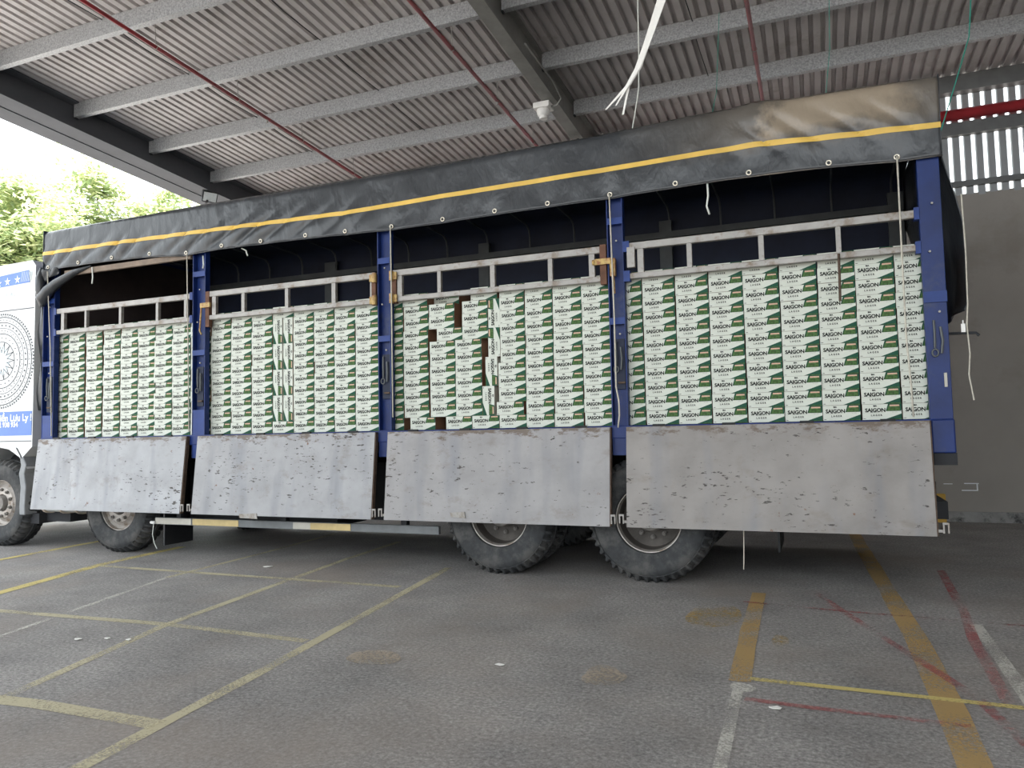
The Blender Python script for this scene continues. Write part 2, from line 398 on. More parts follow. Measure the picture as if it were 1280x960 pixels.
# rafters: I section
for x in (-3.84, 3.07):
    m = MB(); slope_bar(x, x+.16, YF, YB-.05, -.2, -.186, 0, m); slope_bar(x+.073, x+.087, YF, YB-.05, -.186, .18, 0, m); slope_bar(x, x+.16, YF, YB-.05, .18, .196, 0, m)
    m.build('rafter', 'rafter_grey', ceiling)
m = MB(); slope_bar(-10.42, -10.10, YF, YB-.05, -.20, -.18, 0, m); slope_bar(-10.27, -10.25, YF, YB-.05, -.18, .19, 0, m); slope_bar(-10.42, -10.10, YF, YB-.05, .18, .2, 0, m)
m.build('edge_rafter', 'beam_grey', ceiling)
m = MB(); slope_bar(-10.75, -10.43, YF, YB-.05, -.21, .15, 0, m); m.build('fascia_beam', 'beam_grey', ceiling)
for x in (-8.1, -6.05, -1.9):    # thin sag rods lying along the ribs
    for y in PY[5:12]:
        if y+1.2 < 4.8: T([(x, y+.08, zr(y)+.185), (x+.012, y+.6, zr(y+.6)+.15), (x+.02, y+1.26, zr(y+1.2)+.17)], .006, 5).build('sag_rod', 'dark_steel', ceiling)
# back wall
wall = B(-10.7, 5.2, 4.97, 5.15, 0, 4.215); wall_back = tag(wall.build('wall_back', 'wall_plaster'), 'grey brown plastered back wall below ribbed metal cladding', kind='structure')
SL = MB(); SL.prism([(-.048, 0), (-.036, -.022), (.034, -.022), (.046, 0), (.034, -.017), (-.036, -.017)], 'z', 0, 1.36); SLM = SL.mesh('slat', 'wall_metal')
for i in range(122):
    place('slat', SLM, (-10.64+i*.13, 4.985, 4.195+.012*math.sin(i*2.1)), wall_back)
B(-10.2, 5.2, 4.80, 4.955, 5.52, 5.735).build('eave_beam', 'girt', wall_back)
B(-10.2, 5.2, 4.90, 4.955, 4.30, 4.37).build('girt', 'girt', wall_back)
B(-10.2, 5.2, 4.86, 4.955, 4.97, 5.13).build('girt', 'girt', wall_back)
tag(B(-10.7, 5.2, 4.94, 4.97, 0, .13).build('baseboard_back', 'wall_skirt'), 'scuffed grey skirting along the foot of the back wall', kind='structure')
for a in ((.93,1.09,.480,.492), (.90,1.08,.392,.405), (1.065,1.08,.392,.49), (.70,.80,.475,.484)):
    B(a[0], a[1], 4.966, 4.9695, a[2], a[3]).build('paint_mark', 'white_print', wall_back)
tag(B(5.2, 5.35, -13, 5.15, 0, 6.1).build('wall_right_blocker', 'wall_plaster'), 'plain grey brown unseen wall added to block light from the right', kind='structure')  # out-of-view wall, added to keep the right side darker

def pipe(name, pts, r, mt, label, cat, group=None, seg=10):
    o = T(pts, r, seg).build(name, mt, smooth=True); return tag(o, label, cat, group)
def fire_pipe(x, label, drops):
    pts = [(x, YF+.3, zr(YF+.3)-.25), (x, 4.85, zr(4.85)-.25)]
    o = tag(T(pts, .022, 10).build('sprinkler_pipe', 'red_pipe', smooth=True), label, 'pipe', 'thin red pipes slung under the roof')
    for y in PY[6:13]:
        if 0 < 1:
            z = zr(y+.03)-.25; hm = MB(); hm.tube([(x+.028*math.cos(t), y+.09, z+.028*math.sin(t)) for t in [i*PI/4 for i in range(8)]], .004, 5, closed=True); hm.tube([(x, y+.09, z+.028), (x, y+.075, z+.25)], .005, 5)
            hm.build('hanger', 'aluminium', o)
    for y in drops:
        z = zr(y)-.25; T([(x, y, z), (x, y, z-.06)], .012, 8).build('sprinkler_head', 'aluminium', o)
    return o
fire_pipe(-7.365, 'thin red pipe under the roof sheets, nearest the open left edge', (1.7,))
fire_pipe(-4.338, 'thin red pipe under the roof just left of the grey rafter', (2.4,))
fire_pipe(-1.231, 'thin red pipe dropping towards the tarp right of the hanging white straps', (.2,))
tag(T([(-9.9, 4.80, 5.21), (5.1, 4.80, 5.21)], .072, 14).build('fire_main', 'red_pipe', smooth=True), 'thick red pipe running along the ribbed wall cladding', 'pipe')

# ------------------------------------------------------------------ truck
truck = tag(empty('cargo_truck', (-4.6, 1.2, 0)), 'blue cargo truck with black tarp roof and lowered grey drop sides', 'truck')
BW = 2.40      # body width
def part(m, name, mt, par=None, **k): return m.build(name, mt, par or truck, **k)
# deck, sills, chassis
part(B(-9.26, .14, .10, BW-.1, 1.18, 1.288), 'deck', 'dark_steel')
sill = part(B(-9.26, .145, -.005, .10, 1.19, 1.295), 'sill', 'blue_paint', bevel=.006)
part(B(-9.26, .145, BW-.1, BW, 1.19, 1.295), 'sill', 'blue_paint')
for y in (.75, 1.57):
    part(B(-11.4, .05, y, y+.08, .78, 1.08), 'chassis_rail', 'chassis')
for i in range(16):
    x = -9.0+i*.6; part(B(x, x+.08, .1, BW-.1, 1.08, 1.18), 'cross_member', 'chassis')
m = MB(); m.box(-.02, .12, .3, 2.1, .55, .68); m.box(.0, .1, .72, .80, .68, .8); m.box(.0, .1, 1.6, 1.68, .68, .8); part(m, 'underrun_bar', 'chassis')
# drop sides: hinged at the deck, hanging down and a little outward
PX = [(-9.235, -6.955), (-6.795, -4.615), (-4.475, -2.345), (-2.205, -.012)]
for k, (a, b) in enumerate(PX):
    nx, nzz = 44, 18; m = MB(); zt, zb, th = 1.283, .478, .045
    def sf(u, v, off=0., k=k, a=a, b=b):
        x = a+(b-a)*u; z = zb+(zt-zb)*v; y = -.045-.085*(1-v)
        e = min(u, 1-u, v, 1-v); w = min(1, e*8)
        d = .010*nz(x*1.6, z*1.9, k*7.) + .005*nz(x*5, z*5, k*3.)
        if k == 0: d += .022*math.exp(-((u-.82)/.10)**2-((v-.28)/.16)**2)-.018*math.exp(-((u-.70)/.06)**2-((v-.2)/.25)**2)+.012*math.exp(-((u-.25+.1*(v-.5))/.025)**2)*(v < .7)
        return (x, y+d*w+off, z)
    m.grid(lambda u, v: sf(u, v), nx, nzz)
    y0t, y0b = -.045, -.13
    c = [(a, y0b, zb), (b, y0b, zb), (b, y0t, zt), (a, y0t, zt)]; d = [(p[0], p[1]+th, p[2]) for p in c]
    m.quad(d[1], d[0], d[3], d[2])
    for i in range(4): j = (i+1) % 4; m.quad(c[j], c[i], d[i], d[j], 1)
    o = part(m, 'drop_side', ['panel_%d' % k, 'rust'], smooth=False)
    lab = ['pale dented grey drop side panel nearest the cab', 'grey drop side panel under the second bay', 'scuffed grey drop side panel hanging before the forward rear wheel', 'brown-stained grey drop side panel at the rear'][k]
    o['label'] = lab
    m = MB()   # angle iron edge at the right end
    m.box(b-.004, b+.010, -.041, .0, zb+.002, zt, 0, sh=-.085)
    part(m, 'edge_iron', 'rust', o)
    for xx in ((a+.10 if k == 0 else None), (b+.03 if k < 3 else b+.06)):
        if xx is None: continue
        m = MB(); m.box(xx-.022, xx-.012, -.125, -.115, .50, .56); m.box(xx+.008, xx+.018, -.125, -.115, .50, .56); m.box(xx-.022, xx+.018, -.125, -.115, .56, .575); m.box(b-.01, xx-.012, -.118, -.105, .505, .525)
        if xx > b: part(m, 'latch_hook', 'aluminium', o)
    if k > 0:
        xx = a-.045; m = MB(); m.box(xx-.018, xx-.008, -.125, -.115, .505, .565); m.box(xx+.012, xx+.022, -.125, -.115, .505, .565); m.box(xx-.018, xx+.022, -.125, -.115, .565, .58); m.box(xx+.012, a+.01, -.118, -.105, .51, .53)
        part(m, 'latch_hook', 'aluminium', o)
    for t in (.12, .37, .63, .88):
        x = a+(b-a)*t; part(T([(x-.05, -.02, 1.29), (x+.05, -.02, 1.29)], .012, 8), 'hinge', 'dark_steel', o)
# torn lip on third and second drop side
for (x, z, kx, w) in ((-3.72, .56, 2, .14), (-6.05, .495, 1, .22)):
    m = MB(); m.prism([(x-w/2, z), (x+w/2, z+.01), (x+w/2+.01, z-.045), (x-w/2+.01, z-.04)], 'y', -.137, -.128); part(m, 'bent_sheet', 'aluminium')

# posts
POST = [(-9.26, -9.06), (-6.924, -6.745), (-4.603, -4.46), (-2.336, -2.195), (0, .145)]
for k, (a, b) in enumerate(POST):
    for side in (0, 1):
        yo = 0 if side == 0 else BW
        sg = 1 if side == 0 else -1
        m = MB()
        def bx(x0, x1, y0, y1, z0, z1):
            ya, yb = yo+sg*y0, yo+sg*y1; m.box(x0, x1, min(ya, yb), max(ya, yb), z0, z1)
        ztop = 3.62
        if k == 4:
            bx(a, b, 0, .068, 1.06, ztop)
        else:
            w = .012
            bx(a, b, .055, .067, 1.05, ztop); bx(a, a+w, 0, .055, 1.05, ztop); bx(b-w, b, 0, .055, 1.05, ztop)
            bx(a, b, .067, .10, 1.05, 1.19)
        p = part(m, 'post', 'blue_paint' if side == 0 else 'grey_rail', bevel=.004)
        if side: continue
        for zc in ((3.02 if k in (1, 3) else 2.92), 2.17):
            if k == 4: continue
            part(B(a+.004, b-.004, -.003, .055, zc-.028, zc+.028), 'cross_plate', 'blue_light', p)
        part(B(a+.012, b-.012, .004, .055, 1.05, 1.56 if k in (0, 1) else 1.30), 'foot_plate', 'blue_light' if k in (0,1) else 'blue_paint', p)
        if k == 4:
            for zc in (3.24, 2.17):
                part(B(a-.002, b+.002, -.012, .0, zc-.04, zc+.04), 'cross_plate', 'blue_light', p)
            part(B(.10, .118, -.014, 0, 1.52, 1.62), 'reflector', 'tape_white', p)
            part(B(0, .15, -.02, .30, 1.05, 1.29), 'corner_block', 'blue_paint', p, bevel=.01)
            part(B(.01, .155, .0, .28, .965, 1.05), 'tail_light', 'chassis', p)
        xc = (a+b)/2
        # latch: hanging hook, ring and bolt plate in the channel
        if k < 4: part(B(xc-.035, xc+.05, .02, .05, 1.60, 2.02), 'latch_plate', 'lining', p)
        yy = .01 if k < 4 else -.012
        m = MB(); m.tube([(xc-.02, yy, 2.0), (xc-.018, yy-.006, 1.90), (xc-.02, yy, 1.80)], .008, 6); m.tube([(xc+.02, yy, 1.95), (xc+.03, yy-.01, 1.85), (xc+.02, yy, 1.76)], .009, 6)
        m.tube([(xc-.02+.02*math.cos(t), yy-.008, 1.765+.026*math.sin(t)) for t in [i*PI/6 for i in range(12)]], .006, 6, closed=True)
        part(m, 'latch_hook', 'grey_rail', p)
        if k < 4: part(B(xc-.005, xc+.055, -.006, .02, 1.645, 1.66), 'latch_bolt', 'rust', p)
        for (dx, z) in ((.02, 2.06), (-.02, 2.5), (.01, 2.85)):
            part(T([(xc+dx, yy+.002, z), (xc+dx, yy-.012, z)], .008, 8), 'bolt', 'aluminium', p)
# upper longitudinal frame rails
for y in (.03, BW-.08):
    part(B(-9.26, .14, y, y+.05, 3.42, 3.49), 'top_rail', 'grey_rail')
# front bulkhead and liner
part(B(-9.36, -9.225, .11, BW+.033, 1.3, 3.755), 'bulkhead', 'blue_paint', bevel=.02)
part(B(-9.224, -9.214, .12, BW-.03, 1.3, 3.70), 'bulkhead_lining', 'lining_brown')
part(B(-9.2, .1, BW-.045, BW-.02, 1.3, 2.7), 'far_drop_side', 'lining')
# tarp bows with curved shoulders
for i in range(17):
    x = -9.0+i*.565
    pts = [(x, .05, 3.42), (x, .05, 3.62), (x, .08, 3.71), (x, .16, 3.755), (x, 1.2, 3.775), (x, BW-.16, 3.755), (x, BW-.08, 3.71), (x, BW-.05, 3.62), (x, BW-.05, 3.42)]
    part(T(pts, .012, 6), 'roof_bow', 'grey_rail', smooth=True)

# ladder gates
gates = [
 (-9.04, -6.95, [(-8.93,.05), (-8.55,.03), (-8.0,.035), (-7.44,.035), (-7.03,.035)]),
 (-6.70, -4.63, [(-6.63,.05), (-6.24,.04), (-5.68,.04), (-5.11,.045), (-4.67,.035)]),
 (-4.44, -2.40, [(-4.36,.05), (-3.94,.035), (-3.40,.045), (-2.85,.04), (-2.475,.05)]),
 (-2.155, -.02, [(-2.055,.05), (-1.655,.04), (-1.10,.04), (-.545,.035)])]
for k, (a, b, bars) in enumerate(gates):
    zt = lerp_tab([(-9, 2.785), (-5, 2.80), (0, 2.82)], a); tb = 2.79
    g = part(B(a, b, .0, .045, tb-.03, tb+.03), 'ladder_gate', 'aluminium', bevel=.006)
    g['label'] = ['aluminium ladder gate over the bay by the cab', 'aluminium ladder gate over the second bay', 'aluminium ladder gate over the bay with gaps', 'weathered aluminium ladder gate over the rearmost bay'][k]
    part(B(a, b, .0, .045, 2.515, 2.562), 'rail', 'aluminium', g, bevel=.005)
    for (x, w) in bars:
        part(B(x-w/2, x+w/2, .004, .041, 2.562, tb-.03), 'bar', 'aluminium', g)
def strap_hinge(x, z, sgn, mt='yellow_metal'):
    m = MB(); m.box(min(x, x+sgn*.075), max(x, x+sgn*.075), -.022, -.008, z-.035, z+.035); m.tube([(x+sgn*.02, -.02, z-.045), (x+sgn*.02, -.02, z+.045)], .022, 8)
    return part(m, 'hinge_strap', mt)
for (x, s) in ((-4.605, -1), (-4.455, 1)):
    for z in (2.76, 2.545): strap_hinge(x, z, s)
    part(B(*(sorted((x+s*.015, x+s*.06))), -.006, .04, 2.50, 2.80), 'wood_block', 'wood')
part(B(-2.40, -2.345, -.004, .045, 2.49, 2.83), 'wood_block', 'wood')
part(B(-6.74, -6.69, -.004, .045, 2.44, 2.82), 'wood_block', 'wood')
m = MB(); m.box(-2.44, -2.30, -.03, -.006, 2.655, 2.705); m.tube([(-2.46, -.018, 2.68), (-2.44, -.018, 2.68)], .024, 10); m.box(-2.31, -2.265, -.025, .02, 2.55, 2.70); m.tube([(-2.285, -.02, 2.55), (-2.28, -.02, 2.40)], .012, 8); part(m, 'gate_pin', 'yellow_metal')
m = MB(); m.box(-6.79, -6.66, -.03, -.006, 2.645, 2.695); m.tube([(-6.78, -.02, 2.65), (-6.80, -.02, 2.40), (-6.775, -.02, 2.36)], .009, 6); part(m, 'gate_pin', 'yellow_metal')
m = MB(); m.box(-2.165, -2.10, -.012, .03, 2.61, 2.78); part(m, 'gate_plate', 'aluminium')
for (x0, x1) in ((-2.20, -2.145), (-.035, .0)):
    for z in (2.79, 2.54): part(B(x0, x1, -.008, .05, z-.045, z+.045), 'gate_lug', 'blue_light')
for (x0, x1) in ((-9.07, -9.03), (-6.96, -6.92)):
    for z in (2.79, 2.54): part(B(x0, x1, -.006, .05, z-.04, z+.04), 'gate_lug', 'blue_light')
part(T([(-.548, -.012, 2.55), (-.55, -.016, 2.38), (-.553, -.014, 2.19)], .010, 6), 'gate_pin', 'rust')

# wheels
def wheel(x, y, dirn, kind, near=True):
    # y: outer face of the tyre, dirn: +1 inner side lies at +y
    R, w = .525, .28; s = dirn; c = (x, y, R-.006)
    prof = [(.275,.030),(.285,.012),(.33,.0),(.40,-.012),(.445,-.010),(.462,.004),(.468,-.004),(.485,.004),(.503,.020),(.518,.036),(R,.055),(R,.10),(R-.012,.105),(R-.012,.12),(R,.125),(R,.16),(R-.012,.165),(R-.012,.18),(R,.185),(R,.225),(.518,.245),(.485,.275),(.40,.292),(.285,.268),(.275,.25)]
    def rf(q, i, r):
        if 7 <= q <= 11 or 18 <= q <= 21: return r-(.030 if (i % 4) == 2 else 0)-(.022 if (i % 4) == 3 else 0)
        return r
    m = MB(); m.lathe([(r, s*t) for r, t in prof], c, 168, 0, 'y', rf)
    o = part(m, 'tyre', 'tyre', smooth=True, fix=True, sharp=38)
    m = MB()
    if kind == 'front':   # shallow disc with ring of nuts and centre bore
        pr = [(.290,.020),(.290,.030),(.270,.034),(.262,.075),(.235,.095),(.205,.075),(.185,.045),(.135,.038),(.105,.040),(.100,.075),(.02,.08),(.0,.08)]
    else:                 # deep dish
        pr = [(.292,.016),(.292,.028),(.268,.032),(.258,.075),(.252,.15),(.245,.185),(.215,.20),(.17,.205),(.02,.205),(.0,.205)]
    if kind == 'front': m.lathe([(r, s*t) for r, t in pr], c, 64, 0, 'y')
    else: m.lathe([(r, s*t) for r, t in pr[:4]], c, 64, 0, 'y'); m.lathe([(r, s*t) for r, t in pr[3:]], c, 64, 1, 'y')
    rim = part(m, 'rim', ['rim', 'dish'], o, smooth=True, fix=True, sharp=35)
    m = MB()
    if kind == 'front': m.lathe([(r, s*t) for r, t in [(.095,.08),(.092,.02),(.08,-.005),(.0,-.008)]], c, 32); zf, rn = .034, .16
    else: m.lathe([(r, s*t) for r, t in [(.12,.205),(.115,.10),(.10,.07),(.0,.06)]], c, 32); zf, rn = .19, .165
    part(m, 'hub', 'hub', o, smooth=True, fix=True, sharp=35)
    if near:
        for i in range(10):
            a = 2*PI*(i+.5)/10; q = (x+rn*math.cos(a), y+s*zf, c[2]+rn*math.sin(a))
            m = MB(); m.lathe([(r, s*t) for r, t in [(.021,.006),(.021,-.012),(.014,-.014),(.012,-.026),(.0,-.026)]], q, 8); part(m, 'lug_nut', 'hub', o)
    return o
YT = .075
wheel(-10.02, .03, 1, 'front'); wheel(-8.08, YT-.02, 1, 'front'); wheel(-3.427, YT, 1, 'rear'); wheel(-2.077, YT, 1, 'rear')
for x in (-3.427, -2.077): wheel(x, YT+.33, 1, 'rear', False); wheel(x, BW-YT, -1, 'rear', False); wheel(x, BW-YT-.33, -1, 'rear', False)
for x in (-10.02, -8.08): wheel(x, BW-YT, -1, 'front', False)
for x in (-10.02, -8.08, -3.427, -2.077):
    m = MB(); m.tube([(x, .35, .52), (x, 2.05, .52)], .085, 12); m.box(x-.16, x+.16, 1.0, 1.4, .36, .70); part(m, 'axle', 'chassis')
    for y in (.79, 1.61): part(B(x-.5, x+.5, y-.04, y+.04, .64, .78), 'leaf_spring', 'chassis')
part(T([(-9.6, 1.2, .72), (-3.5, 1.2, .62)], .06, 10), 'drive_shaft', 'chassis')
# tanks, boxes, flaps under the deck
m = MB()
def rrect(y0, y1, z0, z1, r, k=5):
    pts = []
    for (cy, cz, a0) in ((y1-r, z1-r, 0), (y0+r, z1-r, PI/2), (y0+r, z0+r, PI), (y1-r, z0+r, 1.5*PI)):
        for i in range(k+1): a = a0+PI/2*i/k; pts.append((cy+r*math.cos(a), cz+r*math.sin(a)))
    return pts
m.prism(rrect(.05, .62, .42, .98, .10), 'x', -9.27, -8.72); part(m, 'fuel_tank', 'cab_white', bevel=.012)
for x in (-9.285, -9.0, -8.74):
    m = MB(); m.prism(rrect(.035, .635, .405, .995, .11), 'x', x-.015, x+.015); part(m, 'tank_strap', 'cream')
part(B(-9.50, -9.0, .2, 1.9, .30, .42), 'step_frame', 'chassis')
part(B(-9.40, -9.32, .0, .06, .46, .54), 'side_marker', 'rust')
part(B(-7.42, -7.40, .10, .50, .10, .85), 'mud_flap', 'black_plastic')
part(B(-7.4, -5.4, .45, 1.0, .32, .98), 'air_tank_box', 'chassis')
part(B(-5.2, -4.3, .45, .8, .40, .98), 'battery_box', 'chassis')
part(B(-7.3, -4.2, 1.70, 2.3, .28, .98), 'fuel_tank', 'chassis')  # far-side tank added to block light under the truck
part(B(-1.4, .0, 2.05, 2.12, .30, 1.05), 'blocker_guard', 'chassis')  # unseen guard, added to stop light coming in from behind
part(B(-1.35, -.25, BW+.03, BW+.06, .25, 1.15), 'blocker_skirt', 'chassis')  # added skirt, darkens the ground beneath the rear
part(B(-1.15, -1.13, 1.5, 2.3, .07, .95), 'mud_flap', 'black_plastic')
part(B(-1.3, -.3, .9, 1.5, .74, .9), 'blocker_carrier', 'chassis')  # carrier added with the tyre below as an occluder
m = MB(); m.lathe([(.28,-.03),(.34,-.0),(.48,.0),(.525,.05),(.525,.22),(.48,.27),(.34,.27),(.28,.24),(.28,-.03)], (-.62, 1.2, .42), 48, 0, 'z'); part(m, 'blocker_tyre', 'tyre', smooth=True, fix=True)  # tyre added low to deepen the shade under the rear
# side guard rail with tape
gr = part(B(-7.52, -4.02, .08, .12, .33, .405), 'guard_rail', 'tape_grey', bevel=.004)
for (a, b, mt) in ((-7.51, -7.0, 'tape_white'), (-6.98, -6.36, 'tape_yellow'), (-5.66, -4.98, 'tape_yellow'), (-5.66, -5.45, 'tape_white')):
    part(B(a, b, .074 if mt == 'tape_yellow' else .072, .08, .336, .40), 'reflective_tape', mt, gr)
for x in (-7.2, -5.8, -4.4): part(B(x-.03, x+.03, .10, .16, .40, 1.18), 'guard_stay', 'chassis', gr)
part(T([(-7.52, .06, .345), (-7.535, .06, .22), (-7.51, .06, .13), (-7.47, .06, .07)], .004, 5), 'loose_wire', 'white_rope')
part(T([(-7.56, .06, .35), (-7.50, .06, .35)], .016, 8), 'wire_clip', 'white_plastic')
part(T([(-1.322, .08, .95), (-1.322, .08, .44), (-1.326, .08, .30), (-1.333, .08, .15)], .0045, 5), 'loose_wire', 'rope')

# ------------------------------------------------------------------ cab
CY = .0
def outline():
    pts = [(-9.405, 1.27), (-9.40, 3.38), (-9.46, 3.45), (-10.05, 3.44), (-10.5, 3.39), (-10.9, 3.25), (-11.2, 2.95), (-11.42, 2.72), (-11.72, 1.95), (-11.80, 1.60), (-11.82, .62), (-11.74, .45), (-10.78, .45)]
    for i in range(0, 9):    # wheel arch
        a = PI-(PI*.80)*i/8; pts.append((-10.02+.66*math.cos(a)*1.0, .56+.64*math.sin(a)))
    pts += [(-9.60, 1.05), (-9.405, 1.20)]
    return pts
m = MB(); m.prism(outline(), 'y', CY, BW-CY)
cab = part(m, 'cab', 'cab_white', bevel=.035, fix=True); cab['label'] = 'white cab with blue bands and a round drum emblem'
part(B(-11.70, -9.42, CY-.004, CY+.01, 1.335, 1.625), 'blue_band', 'cab_blue', cab)
part(B(-11.2, -9.42, CY-.003, CY+.01, 2.862, 2.872), 'seam', 'emblem_grey', cab); part(B(-11.75, -9.42, CY-.003, CY+.01, 1.262, 1.272), 'seam', 'emblem_grey', cab)
m = MB(); m.prism([(-11.0, 3.13), (-9.5, 3.185), (-9.52, 3.335), (-10.05, 3.305), (-10.9, 3.21)], 'y', CY-.004, CY+.008); bl = part(m, 'roof_band', 'cab_blue', cab)
for i, x in enumerate((-9.72, -9.90, -10.06, -10.25, -10.45)):
    m = MB(); zc = 3.235-.01*i; pts = []
    for q in range(10): a = PI/2+q*PI/5; r = (.055 if q % 2 == 0 else .02); pts.append((x+r*math.cos(a), zc+r*math.sin(a)))
    m.prism(pts, 'y', CY-.006, CY-.004); m.build('star', 'white_print', bl)
m = MB()
for i in range(9): x = -9.66+i*.022; m.prism([(x, 3.20), (x+.006, 3.20), (x+.026, 3.32), (x+.020, 3.32)], 'y', CY-.006, CY-.004)
m.build('hatching', 'emblem_blue', bl)['kind'] = 'stuff'
def print_text(s, x, z, size, mt, name, bold=.0, spacing=1., y=CY-.006):
    me = textmesh(s, size, bold, spacing); m = MB(); m.addmesh(me, Matrix.Translation((x, y, z)) @ Matrix.Rotation(PI/2, 4, 'X')); bpy.data.meshes.remove(me)
    return part(m, name, mt, cab)
print_text('Hẹn lạ Hiền Lưu Ly !', -9.92, 1.545, .115, 'white_print', 'lettering', .003)
print_text('er: 0932 938 934', -9.95, 1.465, .085, 'white_print', 'lettering', .003)
print_text('II  AU', -9.85, 3.06, .075, 'emblem_blue', 'lettering')
# bronze-drum style emblem: rings, dots, rays
ex, ez = -9.985, 2.25
m = MB(); ye = CY-.003
def ring(r, w, mi=0, k=72):
    for i in range(k):
        a, b = 2*PI*i/k, 2*PI*(i+1)/k
        m.quad(*[(ex+rr*math.cos(t), ye, ez+rr*math.sin(t)) for rr, t in ((r-w, a), (r-w, b), (r+w, b), (r+w, a))], mi)
def dots(r, k, s, mi=0):
    for i in range(k):
        a = 2*PI*i/k; x, z = ex+r*math.cos(a), ez+r*math.sin(a); d = Vector((math.cos(a), math.sin(a))); t = Vector((-d.y, d.x))
        m.quad(*[(x+d.x*p*s+t.x*q*s, ye, z+d.y*p*s+t.y*q*s) for p, q in ((-1,-1),(-1,1),(1,1),(1,-1))], mi)
ring(.540, .005); ring(.475, .0045); ring(.335, .0045); ring(.405, .003); ring(.235, .004)
dots(.575, 90, .010); dots(.555, 60, .005); dots(.507, 54, .006); dots(.44, 40, .009); dots(.375, 44, .006); dots(.355, 30, .005); dots(.285, 24, .007)
for i in range(14):
    a = 2*PI*i/14; d = Vector((math.cos(a), math.sin(a))); t = Vector((-d.y, d.x))
    for sgn in (-1, 1):
        p0 = d*.23; p1 = d*.10+t*.028*sgn; n_ = (p1-p0).normalized(); w = Vector((-n_.y, n_.x))*.004
        m.quad(*[(ex+p.x, ye, ez+p.y) for p in (p0-w, p1-w, p1+w, p0+w)])
for i in range(36):
    a = 2*PI*i/36; d = Vector((math.cos(a), math.sin(a))); t = Vector((-d.y, d.x)); p0 = d*.425; p1 = d*.455+t*.02; w = d*.003
    m.quad(*[(ex+p.x, ye, ez+p.y) for p in (p0-w, p1-w, p1+w, p0+w)])
pts = [(ex+r*math.cos(a), ye+.001, ez+r*math.sin(a)*1.25) for a, r in [(i*2*PI/24, .15+.05*nz(i*1.3, 2, 0)) for i in range(24)]]; m.poly(pts, 1)
emb = part(m, 'drum_emblem', ['emblem_grey', 'emblem_blue'], cab)
# door glass, windscreen, bumper, mirror (mostly out of frame)
m = MB(); m.prism([(-11.35, 2.0), (-10.60, 2.0), (-10.60, 2.62), (-11.22, 2.62)], 'y', CY-.006, CY+.004); part(m, 'door_window', 'cab_glass', cab)
m = MB(); m.quad((-11.425, .2, 2.68), (-11.425, BW-.2, 2.68), (-11.725, BW-.2, 1.98), (-11.725, .2, 1.98)); w_ = part(m, 'windscreen', 'cab_glass', cab); sm = w_.modifiers.new('t', 'SOLIDIFY'); sm.thickness = .02; sm.offset = 0
part(B(-11.92, -11.72, .02, BW-.02, .42, .85), 'bumper', 'cab_grey', cab, bevel=.03)
m = MB(); m.box(-11.72, -11.64, -.28, -.10, 1.9, 2.5); m.tube([(-11.66, -.12, 2.4), (-11.5, .02, 2.6)], .015, 6); part(m, 'mirror', 'black_plastic', cab)
# mudguard behind the front wheel
gp = [(-9.72, 1.20), (-9.63, 1.09), (-9.60, .98), (-9.635, .88), (-9.60, .72), (-9.615, .50), (-9.61, .39)]
m = MB(); k = len(gp)
outer = [(x+.095 if i > 1 else x+.06, z) for i, (x, z) in enumerate(gp)]
m.prism(gp+outer[::-1], 'y', .0, .42); part(m, 'mud_guard', 'cab_grey', cab, bevel=.012, fix=True)
part(B(-9.62, -9.4, .10, .6, .28, .40), 'guard_bracket', 'chassis', cab)
part(B(-10.7, -9.45, .45, 1.9, .75, 1.15), 'engine_block', 'chassis', cab)

# ------------------------------------------------------------------ tarp
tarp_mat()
EY = [(-9.15,3.325),(-8.65,3.33),(-8.096,3.327),(-7.532,3.312),(-7.0,3.265),(-6.496,3.284),(-5.988,3.276),(-5.42,3.267),(-4.949,3.251),(-4.424,3.233),(-3.877,3.233),(-3.353,3.243),(-2.85,3.244),(-2.292,3.244),(-1.742,3.259),(-1.167,3.262),(-.587,3.251),(-.127,3.221)]
ZB = [(x, z-.036) for x, z in EY]
ZT = [(-9.2,3.775),(-6.8,3.78),(-5.78,3.775),(-3.93,3.775),(-2.38,3.795),(-1.5,3.82),(-1.08,3.822),(-.43,3.81),(.16,3.792)]
ZY = [(-9.2,3.492),(-7.97,3.49),(-6.46,3.46),(-4.96,3.432),(-3.9,3.45),(-2.37,3.462),(-1.5,3.472),(-1.09,3.472),(-.34,3.43),(.17,3.412)]
XA, XB = -9.235, .165
def folds(x, z):
    """outward displacement of the side sheet"""
    zb, zt = lerp_tab(ZB, x), lerp_tab(ZT, x); v = (z-zb)/(zt-zb)
    d = .010*nz(x*1.1, z*1.5, 0)+.006*nz(x*3.5, z*4, 5)
    # slack diagonal creases under the stripe near the cab and again at the rear
    aL = max(0, min(1, (-4.3-x)/1.6)); aR = max(0, min(1, (x+1.35)/.25))*max(0, min(1, (.1-x)/.3))
    low = math.exp(-((v-.28)/.26)**2); mid = math.exp(-((v-.55)/.22)**2)
    w = x*1.0-z*1.5+.10*nz(x*2, z*2, 9)
    d += aL*low*.034*(abs(math.sin(w*9.0))**.7-.5)*(.6+.8*nz(x*1.7, 3, 1)+.4)
    w2 = x*1.0+z*1.2
    d += aR*mid*.030*(abs(math.sin(w2*10))**.7-.5)
    for (ex_, ez_) in EY:      # pulled in at each eyelet
        q = ((x-ex_)/.10)**2+((z-ez_)/.09)**2
        if q < 6: d += -.012*math.exp(-q)
    # bow lines
    t = ((x+9.0) % .565)/.565; d += .010*max(0, v-.4)*(abs(t-.5)*2)
    # taut peak where a bow end pushes the sheet out near the rear
    d += .05*math.exp(-((x+1.08)/.16)**2)*max(0, min(1, (v-.3)*2))+.02*math.exp(-((x+.35)/.3)**2)*mid
    return d
